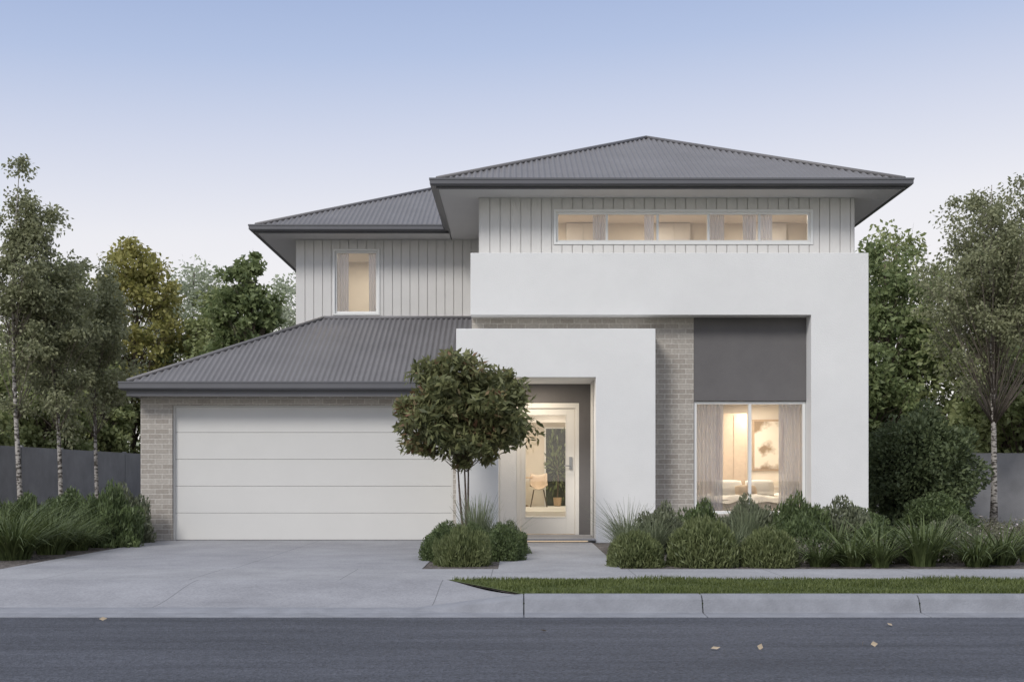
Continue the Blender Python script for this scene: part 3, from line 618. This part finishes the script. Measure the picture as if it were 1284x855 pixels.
for k,x,y,rx,h,l in (
 ('e',1.44,-5.95,.37,.42,'small rounded green shrub beside footpath'),('e',2.28,-5.9,.46,.58,'rounded dense green shrub beside footpath'),('e',3.08,-5.95,.38,.46,'rounded green shrub in front garden'),
 ('b',2.1,-3.2,.42,.60,'grey-green shrub below the window'),('a',2.75,-2.6,.5,.62,'leafy green shrub below the window'),('b',3.4,-2.9,.45,.68,'grey-green shrub in front of window'),('a',4.05,-3.3,.5,.70,'tall leafy shrub in front of window'),
 ('b',4.75,-3.0,.55,.66,'grey-green shrub beside white wall'),('c',5.3,-2.2,.5,.55,'low green shrub beside white wall'),('a',3.75,-4.6,.40,.50,'rounded green shrub in the bed'),('a',4.85,-4.4,.42,.42,'low leafy shrub behind strappy plants'),('c',5.75,-3.7,.42,.38,'low rounded shrub behind strappy plants'),
 ('a',-6.45,-1.7,.50,.82,'leafy green shrub beside the driveway'),('b',-6.60,-.6,.48,.80,'grey-green shrub beside garage brick wall'),('c',-7.3,-1.2,.6,.8,'dense green shrub near fence'),('b',-7.9,.3,.6,.7,'grey-green shrub near the fence'),('a',-8.9,1.0,.6,.65,'green shrub under the birches'),('c',-7.3,1.0,.6,.7,'green shrub beside garage wall'),
 ('d',-.69,-5.75,.38,.44,'spiky rounded green shrub beside driveway'),('c',7.7,1.5,.74,.72,'round clipped green shrub on gravel'),('b',6.9,-1.6,.4,.4,'low grey-green ground shrub'),('b',-9.9,1.8,.6,.5,'grey-green shrub under birch')):
    shrub(k,x,y,rx,h,l)
shrub('bush',8.1,3.6,1.1,1.15,'large dense rounded dark green bush beside house','large garden bushes')
for i,(x,y) in enumerate(((-1.0,-4.2),(-.62,-4.3),(-.25,-4.25),(-.98,-3.5),(-.55,-3.4),(-.15,-3.5),(-.2,-4.9),(-1.0,-4.9))):
    shrub('c',x,y,.30,.42,'low clipped green hedge plant around the tree base','clipped hedge plants around the small tree','hedge_plant')
random.seed(11)
for x,y in ((4.7,-5.0),(5.6,-4.7),(6.3,-4.5),(7.0,-4.2),(5.0,-5.3),(5.8,-5.2),(6.4,-3.3),(7.2,-3.0),(8.0,-2.4),(6.6,-2.0),(7.5,-1.2),(8.5,-.6),(9.3,.8),(7.6,-.2),(8.7,1.3),(9.8,2.2),(8.9,2.6),(10.6,3.0),(6.6,-.6),(3.4,-5.2),(4.0,-5.3),(8.0,-3.5),(8.9,-2.0),(9.8,-.5),(10.6,1.2)):
    shrub('cover',x,y,random.uniform(.45,.65),random.uniform(.20,.34),'low groundcover plant with small pale mauve flowers','groundcover plants in the garden bed','groundcover_plant')
# ------------------------------------------------------------------ grasses
def tuft_mesh(n,h,spread,w,mat,leanr,droopr,seg=6):
    r=np.sqrt(RNG.uniform(0,1,n))*spread*.25; a=RNG.uniform(0,2*math.pi,n); D=rdirs(n,a+RNG.normal(0,.35,n)); B=np.stack([np.cos(a)*r,np.sin(a)*r,np.zeros(n)],1)
    V=blades(n,RNG.uniform(.55,1.08,n)*h,w,B,D,RNG.uniform(*leanr,n),RNG.uniform(*droopr,n),seg)
    me=npmesh('ornamental_grass',V,4,[mat])
    bm=bmesh.new(); bm.from_mesh(me); bmesh.ops.remove_doubles(bm,verts=bm.verts,dist=1e-5); bm.to_mesh(me); bm.free(); return me
TG={'big':tuft_mesh(480,.95,.8,.020,M['blade'],(.15,1.25),(.1,.75)),'fine':tuft_mesh(420,.75,.5,.008,M['blade2'],(.1,1.0),(.0,.5)),'lily':tuft_mesh(180,.62,.5,.028,M['blade'],(.1,1.3),(.05,.85)),'lily2':tuft_mesh(140,.68,.45,.030,M['blade'],(.05,1.0),(.05,.65)),'up':tuft_mesh(220,.75,.35,.010,M['blade2'],(.02,.4),(0,.15))}
def tuft(k,x,y,s,label):
    if k=='lily' and random.random()<.5: k='lily2'
    q=random.uniform(.9,1.25)
    o=bpy.data.objects.new('ornamental_grass',TG[k]); COL.objects.link(o); o.location=(x,y,.14); o.scale=(s*q,s*q,s*random.uniform(.9,1.1)); o.rotation_euler=(0,0,random.uniform(0,6)); tag(o,label,'grass plant',None,'ornamental grasses in the garden beds')
for k,x,y,s,l in (('big',-6.75,-4.7,1.0,'large arching strappy grass beside the driveway'),('big',-6.65,-3.6,.95,'large arching strappy grass beside driveway'),('big',-7.4,-3.6,1.05,'arching strappy grass clump'),('big',-7.3,-2.5,1.0,'arching strappy grass clump near shrubs'),
 ('big',-6.6,-2.7,.65,'arching green grass clump beside driveway'),('big',-8.2,-2.0,1.0,'arching green grass clump near fence'),('fine',1.62,-2.9,1.1,'tall fine silvery grass beside entry wall'),('fine',1.9,-3.8,.9,'fine silvery grass clump in bed'),('fine',1.5,-4.0,.75,'fine pale grass clump beside path'),
 ('up',3.25,-3.6,1.0,'upright fine grass below the window'),('fine',2.9,-4.6,.85,'fine arching grass among shrubs'),('lily',3.70,-6.0,.75,'strappy lily-like plant beside footpath'),('lily',4.12,-5.9,.95,'strappy lily-like plant beside footpath'),('lily',4.6,-5.5,1.1,'strappy green plant in bed'),
 ('lily',4.42,-6.1,.7,'small strappy plant beside footpath'),('lily',5.0,-5.9,1.1,'strappy green plant beside footpath'),('lily',5.4,-5.2,1.05,'strappy green plant in the bed'),('lily',5.62,-6.0,.85,'strappy lily-like plant beside footpath'),('lily',6.05,-5.7,1.15,'strappy green plant in bed'),('lily',6.6,-5.2,1.,'strappy green plant in bed'),('big',6.1,-3.0,.5,'arching grass near white wall'),
 ('up',-.58,-3.7,1.05,'upright fine grass under the small tree'),('fine',-.3,-4.1,.8,'fine grass growing through the hedge'),('lily',4.3,-4.4,.9,'strappy plant among low shrubs'),('lily',5.2,-3.9,.9,'green strappy plant near white wall'),('lily',6.1,-4.3,.8,'green strappy plant in mulch')):
    tuft(k,x,y,s,l)
for x,y,r in ((1.42,-12.2,.5),(2.55,-11.95,1.2),(2.62,-12.0,.2),(1.75,-12.15,2.),(.2,-11.2,2.6),(-3.6,-10.4,.3),(3.1,-10.8,.9)):
    me=npmesh('fallen_leaf',leafverts(np.array([[0,0,.0]]),np.array([[1.,0,.15]]),.07,.045),4,[M['leafdry']]); o=bpy.data.objects.new('fallen_leaf',me); COL.objects.link(o); o.location=(x,y,.018); o.rotation_euler=(0,.1,r); tag(o,'small dry brown leaf lying on the asphalt','leaf',None,'dry leaves fallen on the road')
